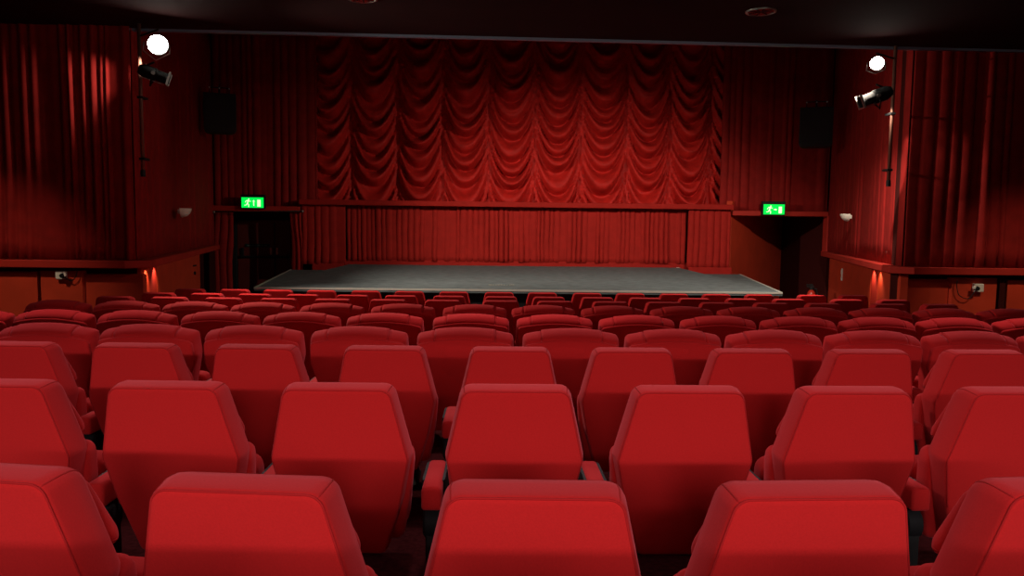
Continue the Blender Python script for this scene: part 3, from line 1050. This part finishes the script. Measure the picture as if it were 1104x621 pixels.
# ------------------------------------------------------------------ small wall things
def outlet(u0, v0, u1, v1, d, hand, label, cable):
    a, b = P(u0, v1, d), P(u1, v0, d)
    w, h = b.x - a.x, b.z - a.z
    c = Vector(((a.x + b.x) / 2, d, (a.z + b.z) / 2))
    t = thing('power_socket', label, 'power socket', c)
    MB().box((-w / 2, -.06, -h / 2), (w / 2, 0, h / 2)).build('socket_box', M['white'], t, smooth=False, bevel=.008)
    x = hand * w * .36
    MB().lathe([(0, -.05), (.026, -.05), (.032, -.03), (.032, 0), (0, 0)], (x, -.06, -h * .05), 'y', 14).build('plug', M['black'], t, 'auto')['label'] = 'black plug'
    MB().box((x + hand * .02, -.10, -.01), (x + hand * .05, -.062, .03)).build('plug_tip', M['white'], t, smooth=False, bevel=.004)
    pts = [P(u, v, d - .05) - c for u, v in cable]
    pts = [Vector((x, -.09, -h * .1))] + pts
    sm = []
    for i in range(len(pts) - 1):
        p0 = pts[max(i - 1, 0)]; p1 = pts[i]; p2 = pts[i + 1]; p3 = pts[min(i + 2, len(pts) - 1)]
        for k in range(6):
            q = k / 6
            sm.append(.5 * ((2 * p1) + (p2 - p0) * q + (2 * p0 - 5 * p1 + 4 * p2 - p3) * q * q + (3 * p1 - p0 - 3 * p2 + p3) * q ** 3))
    sm.append(pts[-1])
    MB().tube(sm, .006, 6).build('cable', M['blackmat'], t)['label'] = 'thin black cable'
outlet(62.5, 292.2, 72.8, 300.5, DL - .005, 1, 'white wall socket with black plug under the left ledge', [(74.5, 302), (77, 302.6), (80, 300.5), (82.3, 297), (83.3, 292)])
outlet(1047.5, 305.8, 1058.3, 314.5, DR - .005, -1, 'white wall socket with black plug under the right ledge', [(1048, 318), (1045, 321.5), (1040.5, 321.8), (1034, 318), (1031.5, 309), (1032.3, 302)])

p = solve(sR0, sR1, 909.5)
sw = thing('wall_switch', 'narrow upright white switch plate on the low right wall panel', 'switch plate', (p[0], p[1], P(909.5, 296, p[1]).z), math.atan2(sR1[1] - sR0[1], sR1[0] - sR0[0]))
hh = (P(909, 289, p[1]).z - P(909, 302, p[1]).z) / 2
MB().box((-.035, -.02, -hh), (.035, 0, hh)).build('plate', M['white'], sw, smooth=False, bevel=.005)
MB().box((-.022, -.026, hh * .1), (.022, -.019, hh * .7)).build('rocker', M['cream'], sw, smooth=False, bevel=.003)
p = solve(sL0, sL1, 208.5)
hk = thing('wall_hook', 'small dark double hook on the low left wall panel', 'hook', (p[0], p[1], P(208.5, 289, p[1]).z), math.atan2(sL1[1] - sL0[1], sL1[0] - sL0[0]))
MB().box((-.09, -.03, .03), (.09, 0, .055)).build('bar', M['blackmat'], hk, smooth=False, bevel=.004)
MB().lathe([(0, -.03), (.03, -.03), (.03, 0), (0, 0)], (0, 0, -.09), 'y', 12).build('knob', M['blackmat'], hk, 'auto')

# extinguisher in the right opening
q = P(874.5, 318, 14.6)
fe = thing('fire_extinguisher', 'red fire extinguisher with black top before the dark right opening', 'fire extinguisher', (q.x, 14.6, -.45))
zt_ = P(874.5, 312.6, 14.6).z + .45
MB().lathe([(0, 0), (.075, 0), (.08, .02), (.08, zt_ - .1), (.065, zt_ - .04), (.035, zt_), (0, zt_)], (0, 0, 0), 'z', 20).build('cylinder', M['red'], fe)
mb = MB(); mb.lathe([(0, zt_), (.03, zt_), (.03, zt_ + .05), (0, zt_ + .05)], (0, 0, 0), 'z', 12)
mb.box((-.09, -.015, zt_ + .05), (.05, .015, zt_ + .075)); mb.box((-.10, -.015, zt_ + .09), (.03, .015, zt_ + .11))
mb.box((-.02, -.014, zt_ + .04), (.02, .014, zt_ + .10))
mb.build('valve_handle', M['blackmat'], fe, smooth=False)['label'] = 'black valve and handle'
MB().tube([(.03, 0, zt_ + .03), (.10, 0, zt_ + .02), (.12, 0, zt_ - .10), (.11, 0, zt_ - .30), (.10, 0, zt_ - .42)], .012, 8).build('hose', M['blackmat'], fe)['label'] = 'black hose'

# ceiling downlights
def downlight(u, v, r, label):
    p = PZ(u, v, ZC)
    t = thing('ceiling_downlight', label, 'ceiling light', p, 0, 'recessed downlights')
    MB().lathe([(r, -.002), (r, -.012), (r * .90, -.016), (r * .86, -.010), (r * .84, -.002)], (0, 0, 0), 'z', 32, cap=False).build('ring', M['steel'], t, 'auto')['label'] = 'metal ring'
    MB().lathe([(0, -.004), (r * .86, -.004), (r * .86, -.003), (0, -.003)], (0, 0, 0), 'z', 32).build('reflector', M['ledge'], t, smooth=False)
    for k in range(4):
        a = k * PI / 4
        T = Matrix.Rotation(a, 4, 'Z')
        MB().box((-r * .84, -.006, -.012), (r * .84, .006, -.005), T).build('baffle', M['darkwall'], t, smooth=False)
downlight(820.5, 12, .165, 'round recessed downlight in the dark ceiling, right of centre')
downlight(390, -2.5, .165, 'round recessed downlight cut by the top picture edge')


# ------------------------------------------------------------------ light
def spot(name, p, to, power, size, blend, col, rad):
    l = bpy.data.lights.new(name, 'SPOT')
    l.energy = power; l.spot_size = math.radians(size); l.spot_blend = blend; l.color = col; l.shadow_soft_size = rad
    o = bpy.data.objects.new(name, l); C.objects.link(o)
    o.location = p
    o.rotation_euler = (Vector(to) - Vector(p)).to_track_quat('-Z', 'Y').to_euler()
    return o
def bulb(name, p, power, col, rad):
    l = bpy.data.lights.new(name, 'POINT')
    l.energy = power; l.color = col; l.shadow_soft_size = rad
    o = bpy.data.objects.new(name, l); C.objects.link(o); o.location = p
    return o
def disc(name, p, to, power, size, col):
    l = bpy.data.lights.new(name, 'AREA')
    l.shape = 'DISK'; l.size = size; l.energy = power; l.color = col
    o = bpy.data.objects.new(name, l); C.objects.link(o)
    o.location = p
    o.rotation_euler = (Vector(to) - Vector(p)).to_track_quat('-Z', 'Y').to_euler()
    return o
warm = (1, .86, .70)
spot('stage_light_left', LP + Vector((.14, .10, -.03)), (1.5, 15.5, .6), 1300, 57, 1, warm, .02)
spot('stage_light_right', RP + Vector((-.12, .10, -.03)), (.6, 15.5, .5), 210, 62, 1, warm, .02)
spot('stage_spill_left', LP + Vector((.16, -.05, -.06)), (1.5, 8.6, -1.0), 680, 112, .6, warm, .03)
spot('stage_spill_right', RP + Vector((-.14, -.0, -.06)), (2.6, 13.0, -1.0), 620, 120, .5, warm, .008)
spot('cross_light_left', LP + Vector((.15, .0, -.04)), (7.2, DR, 1.9), 300, 28, .7, warm, .02)
spot('cross_light_right', RP + Vector((-.15, .0, -.04)), (-6.2, DL, 1.9), 160, 30, .7, warm, .02)
spot('wall_spill_left', LP + Vector((-.16, .20, -.10)), (XL + .2, DL - .02, LP.z - 1.5), 55, 62, .9, warm, .02)
spot('wall_spill_right', RP + Vector((.12, .22, -.45)), (XR - 1.6, DR - .05, RP.z - 2.6), 45, 70, .8, warm, .02)
hl = disc('house_light', (.2, -6.5, 3.24), (.2, 3.0, .4), 430, .16, (1, .90, .84))
hl.data.shape = 'RECTANGLE'; hl.data.size = 4.2; hl.data.size_y = .14
for x in (-3.0, 3.4):
    disc('house_fill', (x, -4.6, 3.1), (x * .4, 3.0, .4), 135, 1.6, (1, .88, .84))
for x in (-3.7, .2, 4.1):
    spot('ceiling_light', (x, 6.7, ZC - .03), (x, 3.9, .4), 300, 100, 1, (1, .82, .80), .10)
for x in (-2.6, .2, 3.0):
    spot('row_top_fill', (x, 3.3, ZC - .03), (x, 1.9, .9), 120, 80, 1, (1, .86, .86), .12)  # added fill from above, brightens the seat tops of the near rows
for x, y in ((-5.9, 6.9), (6.9, 7.4)):
    spot('low_wall_fill', (x, y, ZC - .05), (x * 1.03, y + 2.7, .2), 250, 46, 1, (1, .74, .50), .08)  # added spots that brighten the low wall panels
for x in (-2.3, 3.2):
    bulb('trim_wall_fill', (x, 6.0, ZC - .30), 20, (1, .82, .72), .10)  # added point fill for the ceiling edging and angled side walls
for seg, us, nm in (((sL0, sL1), (156.3, 165.5), 'left'), ((sR0, sR1), (943.5, 950.5), 'right')):
    e = (Vector(seg[1]) - Vector(seg[0])).normalized(); nv = Vector((e.y, -e.x, 0))
    for u, en in zip(us, (13, 10)):
        g = solve(seg[0], seg[1], u)
        g = Vector((g[0], g[1], LEDGE - .072)) + nv * .08
        spot('ledge_light_' + nm, g, g + Vector((0, 0, -1)) - nv * .22, en, 105, .9, (1, .62, .36), .01)
w = bpy.data.worlds.new('world'); sc.world = w
w.use_nodes = True
w.node_tree.nodes['Background'].inputs['Color'].default_value = (.5, .4, .4, 1)
w.node_tree.nodes['Background'].inputs['Strength'].default_value = 0.010
